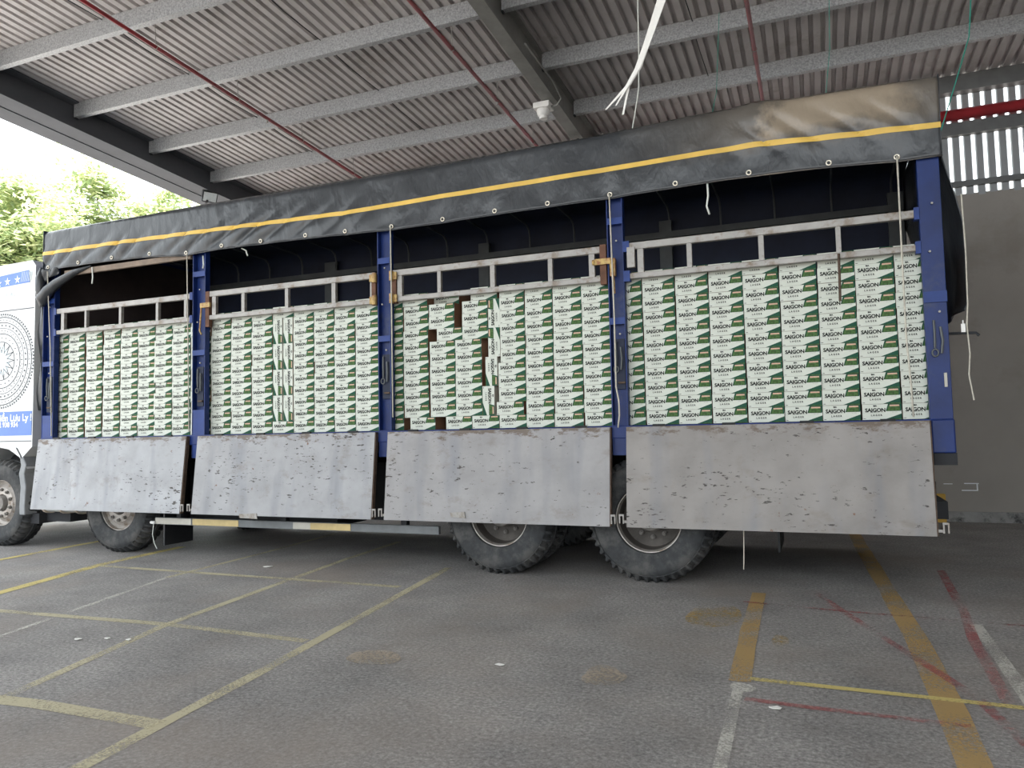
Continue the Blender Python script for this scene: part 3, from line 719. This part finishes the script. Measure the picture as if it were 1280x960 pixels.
def side(x, z):
    zb, zt = lerp_tab(ZB, x), lerp_tab(ZT, x); v = (z-zb)/(zt-zb)
    y = -.020-.012*(1-v)
    if v > .90: q = (v-.90)/.10; y += .05*q*q
    return y-folds(x, z)
m = MB(); NX, NV = 380, 26
def tp(u, v):
    x = XA+(XB-XA)*u; zb, zt = lerp_tab(ZB, x), lerp_tab(ZT, x); z = zb+(zt-zb)*v
    return (x, side(x, z), z)
m.grid(tp, NX, NV)
def tp2(u, v):   # roof and far side
    x = XA+(XB-XA)*u; zt = lerp_tab(ZT, x); y0 = side(x, zt)
    L = BW+.04
    if v <= .5: t = v/.5; y = y0+(L-y0)*t; z = zt+.03*math.sin(PI*t)-.012*abs(math.sin(PI*(x+9.0)/.565))*math.sin(PI*t)
    else: t = (v-.5)/.5; y = L+.01*nz(x*2, t*3, 2); z = zt-(zt-1.32)*t
    return (x, y, z)
m.grid(tp2, 130, 16)
# front end return and rear end return
m.grid(lambda u, v: (XA-.01*math.sin(PI*u)-.006, -.03+(BW+.07)*u, lerp_tab(ZB, XA)+(lerp_tab(ZT, XA)+.034*math.sin(PI*u)-lerp_tab(ZB, XA))*v), 20, 6)
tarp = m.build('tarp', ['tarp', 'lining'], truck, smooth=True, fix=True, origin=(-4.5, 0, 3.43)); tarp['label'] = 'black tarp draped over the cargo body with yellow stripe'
sm = tarp.modifiers.new('thick', 'SOLIDIFY'); sm.thickness = .005; sm.offset = -1; sm.material_offset = 1
m = MB(); m.grid(lambda u, v: (XA+(XB-XA)*u, side(XA+(XB-XA)*u, lerp_tab(ZY, XA+(XB-XA)*u)+(v-.5)*.042)-.004, lerp_tab(ZY, XA+(XB-XA)*u)+(v-.5)*.042), NX, 2)
part(m, 'yellow_stripe', 'stripe_yellow', tarp)
for (x, z) in EY:
    y = side(x, z)-.004; m = MB(); m.tube([(x+.017*math.cos(t), y, z+.017*math.sin(t)) for t in [i*PI/6 for i in range(12)]], .006, 6, closed=True); part(m, 'eyelet', 'brass', tarp)
# hem cord
part(T([(XA+(XB-XA)*i/120, side(XA+(XB-XA)*i/120, lerp_tab(ZB, XA+(XB-XA)*i/120))-.002, lerp_tab(ZB, XA+(XB-XA)*i/120)) for i in range(121)], .006, 6), 'hem', 'tarp', tarp, smooth=True)
# wooden lath behind the hem near the cab
part(B(-8.9, -6.95, -.005, .03, 3.20, 3.26), 'lath', 'lath_wood', tarp)
# bunched corner flap by the cab
m = MB(); cpts = [(-8.45,-.01,3.275), (-8.7,-.03,3.22), (-8.95,-.045,3.12), (-9.10,-.05,3.04), (-9.21,-.05,2.94), (-9.235,-.04,2.86)]
m.tube(cpts, [.012,.035,.055,.065,.075,.03], 12); m.tube([(-9.24,-.03,3.32), (-9.25,-.05,3.2), (-9.245,-.05,3.05), (-9.235,-.04,2.92)], [.03,.05,.05,.03], 10)
for i, v in enumerate(m.v): q = .012*nz(v[0]*14, v[1]*14, v[2]*14); m.v[i] = (v[0]+q, v[1]+q, v[2]+q)
part(m, 'corner_flap', 'tarp', tarp, smooth=True)
m = MB()
m.grid(lambda u, v: (-9.24+.28*u, -.04-.02*math.sin(u*9+v*3), 3.30-.16*v*(1-.55*u)), 14, 6); o = part(m, 'corner_fold', 'tarp', tarp, smooth=True); sm = o.modifiers.new('t', 'SOLIDIFY'); sm.thickness = .006
# blue-grey sheet end lapping round the body front
m = MB(); m.grid(lambda u, v: (-9.27-.12*u, .02+.02*math.sin(v*14+u*3)+.04*u, 1.63+1.62*v), 6, 24); o = part(m, 'front_flap', 'tarp', tarp, smooth=True); sm = o.modifiers.new('t', 'SOLIDIFY'); sm.thickness = .008
# rear curtain, half let down
rp = [(.155,3.24), (.19,3.08), (.235,2.9), (.262,2.7), (.27,2.5), (.268,2.3), (.262,2.12), (.235,2.06)]
m = MB()
def rc(u, v):
    k = v*(len(rp)-1); i = min(int(k), len(rp)-2); t = k-i; x = rp[i][0]*(1-t)+rp[i+1][0]*t; z = rp[i][1]*(1-t)+rp[i+1][1]*t
    return (x+.02*math.sin(u*21+v*2)*v+.012*nz(u*8, v*6, 1), .03+u*(BW-.06), z)
m.grid(rc, 60, 24); o = part(m, 'rear_curtain', 'tarp', tarp, smooth=True); sm = o.modifiers.new('t', 'SOLIDIFY'); sm.thickness = .006
m = MB(); m.grid(lambda u, v: (.165+.004*v, -.03+u*(BW+.06), 3.22+.57*v), 20, 4); o = part(m, 'rear_valance', 'tarp', tarp, smooth=True); sm = o.modifiers.new('t', 'SOLIDIFY'); sm.thickness = .006
part(B(.115, .145, .09, BW-.09, 1.3, 2.0), 'tail_gate', 'blue_paint')
part(T([(.14, .06, 1.905), (.25, .03, 1.90), (.315, .02, 1.895), (.335, .02, 1.875)], .010, 8), 'gate_handle', 'dark_steel')
part(T([(.275, .02, 2.9), (.282, .02, 2.5), (.275, .02, 2.1), (.262, .02, 1.95), (.272, .02, 1.75), (.258, .02, 1.6), (.28, .02, 1.42)], .005, 6), 'curtain_cord', 'rope')
m = MB(); m.box(.225, .252, .012, .018, 1.905, 1.965); m.box(.235, .242, .013, .017, 1.965, 1.99); part(m, 'tag', 'white_plastic')
# tie ropes
for pts, r in (([(-6.955,-.05,3.24),(-6.94,-.05,2.6),(-6.91,-.05,1.33)], .006), ([(-4.424,-.045,3.23),(-4.42,-.045,2.4),(-4.418,-.045,1.42)], .0065), ([(-2.292,-.045,3.24),(-2.28,-.04,2.2),(-2.282,-.04,1.62),(-2.262,-.04,1.5),(-2.26,-.04,1.38),(-2.275,-.04,1.28)], .007), ([(-.127,-.045,3.22),(-.13,-.045,2.3),(-.13,-.045,1.9),(-.115,-.04,1.55),(-.11,-.04,1.31)], .0065), ([(-9.1,-.07,3.26),(-9.06,-.05,2.4),(-9.01,-.05,1.32)], .006)):
    part(T(pts, r, 6), 'tie_rope', 'rope', smooth=True)
for pts in ([(-1.488,-.02,3.23),(-1.485,-.025,3.12),(-1.50,-.02,3.04),(-1.48,-.02,2.97)], [(-6.30,.05,3.25),(-6.24,.05,3.22),(-6.22,.05,3.16)], [(-8.42,-.02,3.25),(-8.41,-.02,3.13),(-8.42,-.02,3.06)], [(-6.80,.02,3.22),(-6.79,.02,3.12),(-6.80,.02,3.08)]):
    part(T(pts, .008, 6), 'rope_end', 'white_rope', smooth=True)

# ------------------------------------------------------------------ beer cartons
CW, CH, CD = .2645, .1165, .40
Z0 = 1.297
CM = ['carton_white', 'carton_side', 'carton_dark_green', 'carton_olive', 'carton_orange', 'carton_ink', 'carton_grey']
_tx = [(textmesh('SAIGON', .0385, .0016, .96), .335, .60, 5), (textmesh('BIA', .016, .0009), .33, .875, 5), (textmesh('LAGER', .0185, .0007, 1.55), .36, .285, 5), (textmesh('24 x 330', .010, 0), .83, .47, 6)]
def carton_into(m, full=True):
    w, h, d = CW/2, CH, CD/2
    x0, x1, y0, y1 = -w, w, -d, d
    c = .003
    m.quad((x0,y0,0), (x1,y0,0), (x1,y0,h), (x0,y0,h), 0)
    m.quad((x1,y1,0), (x0,y1,0), (x0,y1,h), (x1,y1,h), 0)
    m.quad((x1,y0,0), (x1,y1,0), (x1,y1,h), (x1,y0,h), 1); m.quad((x0,y1,0), (x0,y0,0), (x0,y0,h), (x0,y1,h), 1)
    m.quad((x0,y0,h), (x1,y0,h), (x1,y1,h), (x0,y1,h), 0); m.quad((x0,y1,0), (x1,y1,0), (x1,y0,0), (x0,y0,0), 1)
    if not full: return
    def P(u, v, k=1): return (x0+CW*u, y0-.0004*k, h*v)
    def pl(pts, mi, k=1): m.poly([P(u, v, k) for u, v in pts], mi)
    pl([(.55,.0), (1,.0), (1,.37)], 2)                                   # wedge
    pl([(.70,.0), (1,.0), (1,.05), (.74,.05)], 3, 2)
    pl([(.60,.535), (.985,.535), (1,.62), (1,1), (.665,1)], 2)             # picture block
    pl([(.625,.55), (.955,.55), (.965,.86), (.675,.86)], 3, 2)
    pl([(.70,.84), (.95,.84), (.95,.94), (.705,.94)], 4, 3)
    pl([(.0,.445), (.60,.445), (.60,.455), (.0,.455)], 6)                 # tear line, its thin step shadow painted grey
    pl([(.0,.985), (.655,.985), (.655,1), (.0,1)], 6)
    pl([(.025,.07), (.085,.07), (.085,.10), (.025,.10)], 5); pl([(.20,.46), (.42,.485), (.42,.495), (.20,.475)], 5, 2)
    for me, u, v, mi in _tx:
        m.addmesh(me, Matrix.Translation(P(u, v, 3)) @ Matrix.Rotation(PI/2, 4, 'X'), mi)
m = MB(); carton_into(m); CME = m.mesh('beer_carton', CM)
GROUP = 'beer cartons stacked in the truck bays'
ORD = ['bottom', 'second', 'third', 'fourth', 'fifth', 'sixth', 'seventh', 'eighth', 'ninth', 'tenth', 'top']
COLN = ['first', 'second', 'third', 'fourth', 'fifth', 'sixth', 'seventh', 'eighth', 'ninth']
BAYN = {4: 'rearmost bay', 3: 'third bay from cab', 2: 'second bay from cab'}
YFR = .088
def carton(x0, z, label, rot=0, dy=0., tilt=0., w=None):
    o = bpy.data.objects.new('beer_carton', CME); COL.objects.link(o)
    y = YFR+CD/2+dy
    if rot == 0: o.location = (x0+CW/2 if w is None else x0+w/2, y, z); o.rotation_euler = (0, tilt+random.uniform(-.002, .002), random.uniform(-.006, .006)); o.scale.x = (w or CW)/CW
    elif rot == 1: o.location = (x0, y, z+CW/2); o.rotation_euler = (0, PI/2+tilt, 0)
    else: o.location = (x0+CH, y, z+CW/2); o.rotation_euler = (0, -PI/2+tilt, 0)
    tag(o, label, 'carton', GROUP)
    return o
def lab(bay, c, r): return 'white and green beer carton, %s layer, %s column from left, %s' % (ORD[r], COLN[c], BAYN[bay])
pitch = .2685
def jx(): return random.uniform(-.0012, .0012)
def jy(r, c): return .010*nz(r*.7, c*1.3, 2)+random.uniform(-.004, .004)
def cols(start, n): return [start+pitch*i for i in range(n)]
B4 = [-2.334, -2.063, -1.791, -1.523, -1.253, -.979, -.704, -.437, -.168]
B3 = [-4.643, -4.372, -4.092, -3.822, -3.660, -3.392, -3.126, -2.863, -2.596]
B2 = [-7.026, -6.744, -6.469, -6.194, -5.923, -5.658, -5.404, -5.160, -4.913]
B1 = [-9.190, -8.925, -8.636, -8.351, -8.076, -7.814, -7.562, -7.300]
def drift(bay, c, r): return (r-5)*.0007*math.sin(c*1.7+bay)+.0015*nz(c*2.1, r*.9, bay)
for c, x in enumerate(B4):
    w = (B4+[.088])[c+1]-x-.007
    for r in range(11): carton(x+drift(4, c, r)+jx(), Z0+r*.1175, lab(4, c, r), dy=jy(r, c), w=w)
for c, x in enumerate(B2):
    if c == 4:
        carton(x, Z0, lab(2, c, 0), dy=jy(0, 4))
        for lv in range(4):
            for s in (0, 1): carton(x+.004+.127*s, Z0+CH+.001+lv*.2657, 'beer carton stood on end, %s of %s pair up, second bay from cab' % (('left', 'right')[s], ('lowest', 'second', 'third', 'highest')[lv]), rot=1, dy=.004*s)
        carton(x, Z0+CH+.002+4*.2657, lab(2, c, 10), dy=.003)
        continue
    for r in range(11): carton(x+jx(), Z0+r*.1175, lab(2, c, r), dy=jy(r, c+20), w=(B2+[-4.643])[c+1]-x-.004)
gap_lab = 'white and green beer carton shifted beside a dark gap, %s layer, %s column, third bay'
for c, x in enumerate(B3):
    for r in range(11):
        sh, dy, lb = 0, jy(r, c+40), lab(3, c, r)
        if c == 4:
            if r == 0: carton(-3.660, Z0, lb, dy=dy)
            continue
        if c == 1 and r == 0: sh = .062; lb = gap_lab % (ORD[r], COLN[c])
        if c == 2 and r == 0: sh = .162; lb = gap_lab % (ORD[r], COLN[c])
        if c == 3 and r == 0: continue
        if c == 2 and r == 7: sh = .082; lb = gap_lab % (ORD[r], COLN[c])
        if c == 3 and r in (7, 8, 9): sh = .074; lb = gap_lab % (ORD[r], COLN[c])
        if c == 3 and r == 10: sh = .165
        if c == 2 and r == 10: dy = .10; lb = 'recessed dim beer carton, top layer, third column, third bay from cab'
        if c == 1 and r in (8, 9): dy += .01
        if c == 5 and r == 1: sh = -.026
        w = (B3+[-2.334])[c+1]-x-.006 if c != 3 else (.256 if r in (7, 8, 9) else .2645)
        if c == 5 and r in (5, 6, 7, 8, 9, 10): sh = .024; w = .2385
        if c in (1, 2): w = .264
        carton(x+sh+drift(3, c, r)*(.4 if c < 6 else 1)+jx(), Z0+r*.1175, lb, dy=dy, w=w)
for i, (x, z, rot) in enumerate(((-3.550, 1.4140, 1), (-3.518, 1.6787, 1), (-3.488, 1.9434, 2), (-3.486, 2.2080, 2))):
    carton(x, z, 'beer carton stood on end in third bay, %s of four in that column' % ('lowest', 'second up', 'third up', 'highest')[i], rot=rot, dy=.004*i-.012, tilt=(.012, .006, 0, 0)[i])
# bay by the cab: the rest of the cartons, joined
m = MB()
for c, x in enumerate(B1):
    for r in range(11):
        s = MB(); carton_into(s); k = len(m.v); ox, oy, oz = x+CW/2+jx(), YFR+CD/2+jy(r, c+60), Z0+r*.1175
        m.v += [(a+ox, b+oy, cc+oz) for a, b, cc in s.v]; m.f += [tuple(k+i for i in fc) for fc in s.f]; m.m += s.m
tag(m.build('carton_stack', CM), 'white and green beer cartons stacked in the bay nearest the cab', 'cartons', kind='stuff')
m = MB()
for i in range(34):
    for r in range(10 if i % 3 else 11):
        x = -9.15+i*.272; m.box(x, x+CW, .61, .61+CD, Z0+r*.1175, Z0+r*.1175+CH, 1)
tag(m.build('carton_stack', CM), 'second row of cartons glimpsed through gaps behind the front row', 'cartons', kind='stuff')

# ------------------------------------------------------------------ small things under the roof
fl = tag(empty('floodlight', (-10.02, 3.42, 5.18)), 'small square floodlight on the edge beam at the left', 'floodlight')
rot = Matrix.Rotation(math.radians(-38), 4, 'X')
def fbox(a, name, mt):
    m = B(*a); M4 = Matrix.Translation((-10.04, 3.43, 5.29)) @ Matrix.Rotation(math.radians(62), 4, 'Z') @ Matrix.Rotation(math.radians(30), 4, 'X')
    m.v = [tuple(M4 @ Vector(v)) for v in m.v]; return m.build(name, mt, fl)
fbox((-.12,.12,-.02,.04,-.09,.09), 'housing', 'black_plastic'); fbox((-.105,.105,-.026,-.02,-.075,.075), 'glass', 'lamp_glass'); fbox((-.06,.06,.04,.07,-.06,.06), 'heat_sink', 'black_plastic')
m = MB(); m.tube([(-10.10, 3.46, 5.30), (-10.14, 3.50, 5.40)], .012, 6); m.box(-10.2, -10.10, 3.45, 3.55, 5.40, 5.425); m.build('bracket', 'dark_steel', fl)
m = MB(); m.tube([(-10.06, 3.40, 5.22), (-10.05, 3.36, 5.17)], .02, 6); m.build('sensor', 'black_plastic', fl)
# white box with round fixture on the rafter
X, Y = -3.87, 2.80; zb = zr(Y)-.20
dv = tag(empty('alarm_fixture', (X+.02, Y, zb-.20)), 'white box with round white fixture mounted under the grey rafter', 'fixture')
B(X-.10, X+.12, Y-.10, Y+.10, zb-.08, zb-.002).build('box', 'white_plastic', dv, bevel=.01)
m = MB(); m.lathe([(.0,-.20),(.05,-.20),(.058,-.185),(.058,-.165),(.075,-.15),(.085,-.125),(.085,-.08),(.0,-.08)], (X+.01, Y, zb), 28, 0, 'z'); m.build('dome', 'white_plastic', dv, smooth=True, fix=True, sharp=40)
T([(X+.11, Y, zb-.05), (X+.2, Y-.02, zb-.06), (X+.26, Y-.02, zb+.02), (X+.25, Y-.3, zb+.12), (X+.23, Y-1.2, zb+.17)], .012, 8).build('cable', 'rafter_grey', dv, smooth=True)
# second floodlight behind tarp on the rafter
fl2 = tag(empty('floodlight', (-3.72, 3.9, 5.05)), 'black bracket lamp under the rafter, half hidden by the tarp', 'floodlight')
B(-3.66, -3.42, 3.84, 3.90, 5.16, 5.30).build('housing', 'lamp_glass', fl2); m = MB(); m.box(-3.9, -3.5, 3.905, 3.96, 5.26, 5.32); m.tube([(-3.75, 3.93, 5.32), (-3.75, 3.95, 5.42)], .02, 6); m.build('bracket', 'black_plastic', fl2)
# white plastic straps hanging from the roof
st = tag(empty('hanging_straps', (-1.97, -1.0, 3.5)), 'bundle of torn white plastic straps hanging from the roof above the tarp', 'straps')
def ribbon(pts, w, name):
    m = MB()
    for i, (a, b) in enumerate(zip(pts, pts[1:])):
        w0, w1 = (w[i], w[i+1]); m.quad((a[0]-w0, a[1], a[2]), (a[0]+w0, a[1]-.004, a[2]), (b[0]+w1, b[1]-.004, b[2]), (b[0]-w1, b[1], b[2]))
    o = m.build(name, 'paper', st); s_ = o.modifiers.new('t', 'SOLIDIFY'); s_.thickness = .003
ribbon([(-1.34,-1.20,5.86), (-1.47,-1.1,5.05), (-1.635,-1.0,4.26), (-1.72,-1.0,4.02), (-1.81,-1.0,3.80), (-1.885,-1.0,3.69), (-2.05,-1.0,3.545)], [.02,.022,.026,.026,.026,.020,.008], 'strap')
ribbon([(-1.32,-1.21,5.86), (-1.45,-1.12,5.05), (-1.61,-1.01,4.26), (-1.705,-1.01,4.02), (-1.80,-1.01,3.80), (-1.90,-1.01,3.66), (-1.975,-1.01,3.555)], [.02,.02,.02,.016,.012,.010,.006], 'strap')
ribbon([(-1.35,-1.19,5.86), (-1.49,-1.08,5.05), (-1.65,-.99,4.26), (-1.74,-.99,4.02), (-1.82,-.99,3.80), (-1.885,-.99,3.68), (-1.93,-.99,3.49)], [.02,.018,.016,.012,.012,.009,.007], 'strap')
tag(T([(-2.13,.62,5.8), (-2.14,.6,4.7), (-2.15,.6,4.41), (-2.175,.6,4.26), (-2.22,.6,4.04), (-2.25,.58,3.82)], .006, 5).build('hanging_wire', 'white_rope'), 'thin pale wire hanging just right of the white straps', 'wire')
tag(T([(.80,1.95,5.72), (.76,2.0,5.15), (.74,2.0,4.94), (.66,2.0,4.68), (.57,2.0,4.4), (.40,1.96,3.88)], .0055, 6).build('green_string', 'green_string'), 'slanting green string above the rear corner of the tarp', 'string', 'green strings hanging from the roof')
tag(T([(-.46,2.0,5.72), (-.48,2.0,5.09), (-.53,2.0,4.67), (-.60,1.98,3.85)], .003, 6).build('green_string', 'green_string'), 'green string hanging above the tan part of the tarp', 'string', 'green strings hanging from the roof')
tag(T([(-1.55,2.0,5.72), (-1.61,2.0,4.85), (-1.66,2.0,4.64), (-1.75,1.98,3.86)], .003, 6).build('green_string', 'green_string'), 'green string hanging just left of the third red pipe', 'string', 'green strings hanging from the roof')
# yellow post foot against the wall
tag(B(.585, .70, 4.84, 4.935, 0, .36).build('yellow_bollard', 'yellow_post', bevel=.01), 'short yellow painted block at the foot of the back wall behind the truck', 'bollard')
# litter
def scrap(x, y, r, label):
    m = MB(); k = 9
    pts = [(x+r*(1+.4*nz(i, x, y))*math.cos(2*PI*i/k)*1.6, y+r*(1+.4*nz(i, y, x))*math.sin(2*PI*i/k), .006+.008*abs(nz(i*2, x*3, y))) for i in range(k)]
    m.poly(pts); o = m.build('paper_scrap', 'paper'); s_ = o.modifiers.new('t', 'SOLIDIFY'); s_.thickness = .002
    return tag(o, label, 'litter', 'paper scraps on the ground')
scrap(-.97,-2.48,.018, 'white paper scrap on asphalt below the bright yellow cross line'); scrap(-2.39,-2.3,.016, 'pale torn scrap on bare asphalt below the gap between rear wheels')
scrap(-5.15,-2.67,.016, 'leftmost small white scrap on the asphalt at left'); scrap(-4.98,-2.6,.014, 'middle small white scrap on the asphalt at left'); scrap(-4.82,-2.58,.013, 'rightmost of three small white scraps on the asphalt at left'); scrap(-5.74,-.2,.03, 'white scrap on the asphalt close to the dark under the truck')

# ------------------------------------------------------------------ trees beyond the roof edge
def tree(base, H, crown, seed, nleaf, label, mt):
    rnd = random.Random(seed); bx_, by_ = base
    t = tag(empty('shade_tree', (bx_, by_, 0)), label, 'tree', 'trees beyond the roof edge')
    m = MB(); m.tube([(bx_, by_, 0), (bx_+.2, by_, H*.25), (bx_-.1, by_+.2, H*.5)], [.38, .30, .24], 10); m.build('trunk', 'bark', t, smooth=True)
    tips = []; m = MB()
    for i in range(16):
        a = rnd.uniform(0, 2*PI); e = rnd.uniform(.15, .95); rr = crown*rnd.uniform(.5, 1)
        p0 = Vector((bx_-.1, by_+.2, H*rnd.uniform(.38, .5))); p2 = Vector((bx_+rr*math.cos(a), by_+rr*math.sin(a), H*(.55+.42*e)))
        p1 = (p0+p2)/2+Vector((0, 0, -.4+rnd.random())); pts = [p0, (p0+p1)/2+Vector((rnd.uniform(-.2,.2), 0, .2)), p1, (p1+p2)/2, p2]; m.tube(pts, [.13,.10,.075,.05,.02], 6)
        tips += [p1, (p1+p2)/2, p2, p2]
    m.build('branches', 'bark', t, smooth=True)
    cl = []
    for p in tips:
        for q in range(4):
            d = Vector((rnd.gauss(0, 1), rnd.gauss(0, 1), rnd.gauss(0, .5)))*crown*.16; cl.append((p+d, crown*rnd.uniform(.14, .24)))
    m = MB()
    for i in range(nleaf):
        c, r = cl[rnd.randrange(len(cl))]; d = Vector((rnd.gauss(0, .6), rnd.gauss(0, .6), rnd.gauss(0, .22)))*r; p = c+d
        a = Vector((rnd.uniform(-1,1), rnd.uniform(-1,1), rnd.uniform(-.35,.35))).normalized(); n_ = Vector((rnd.uniform(-.6,.6), rnd.uniform(-.6,.6), 1)); b = a.cross(n_).normalized()
        L, w = rnd.uniform(.14, .26), rnd.uniform(.05, .09)
        m.quad(p-a*L, p+b*w, p+a*L, p-b*w, 1 if rnd.random() < .4 else 0)
    o = m.build('foliage', mt, t); o['kind'] = 'stuff'
tree((-33.5, 21.0), 13.6, 6.0, 3, 60000, 'tall feathery pale green tree in front, beyond the roof edge', ['leaf_pale', 'leaf_green'])
tree((-38.5, 16.0), 11.6, 4.6, 5, 36000, 'lower yellow green tree at the left frame edge', ['leaf_pale', 'leaf_green'])
tree((-27, 27.5), 12.0, 5.0, 8, 36000, 'bluish green tree just above the front of the tarp', ['leaf_green', 'leaf_pale'])
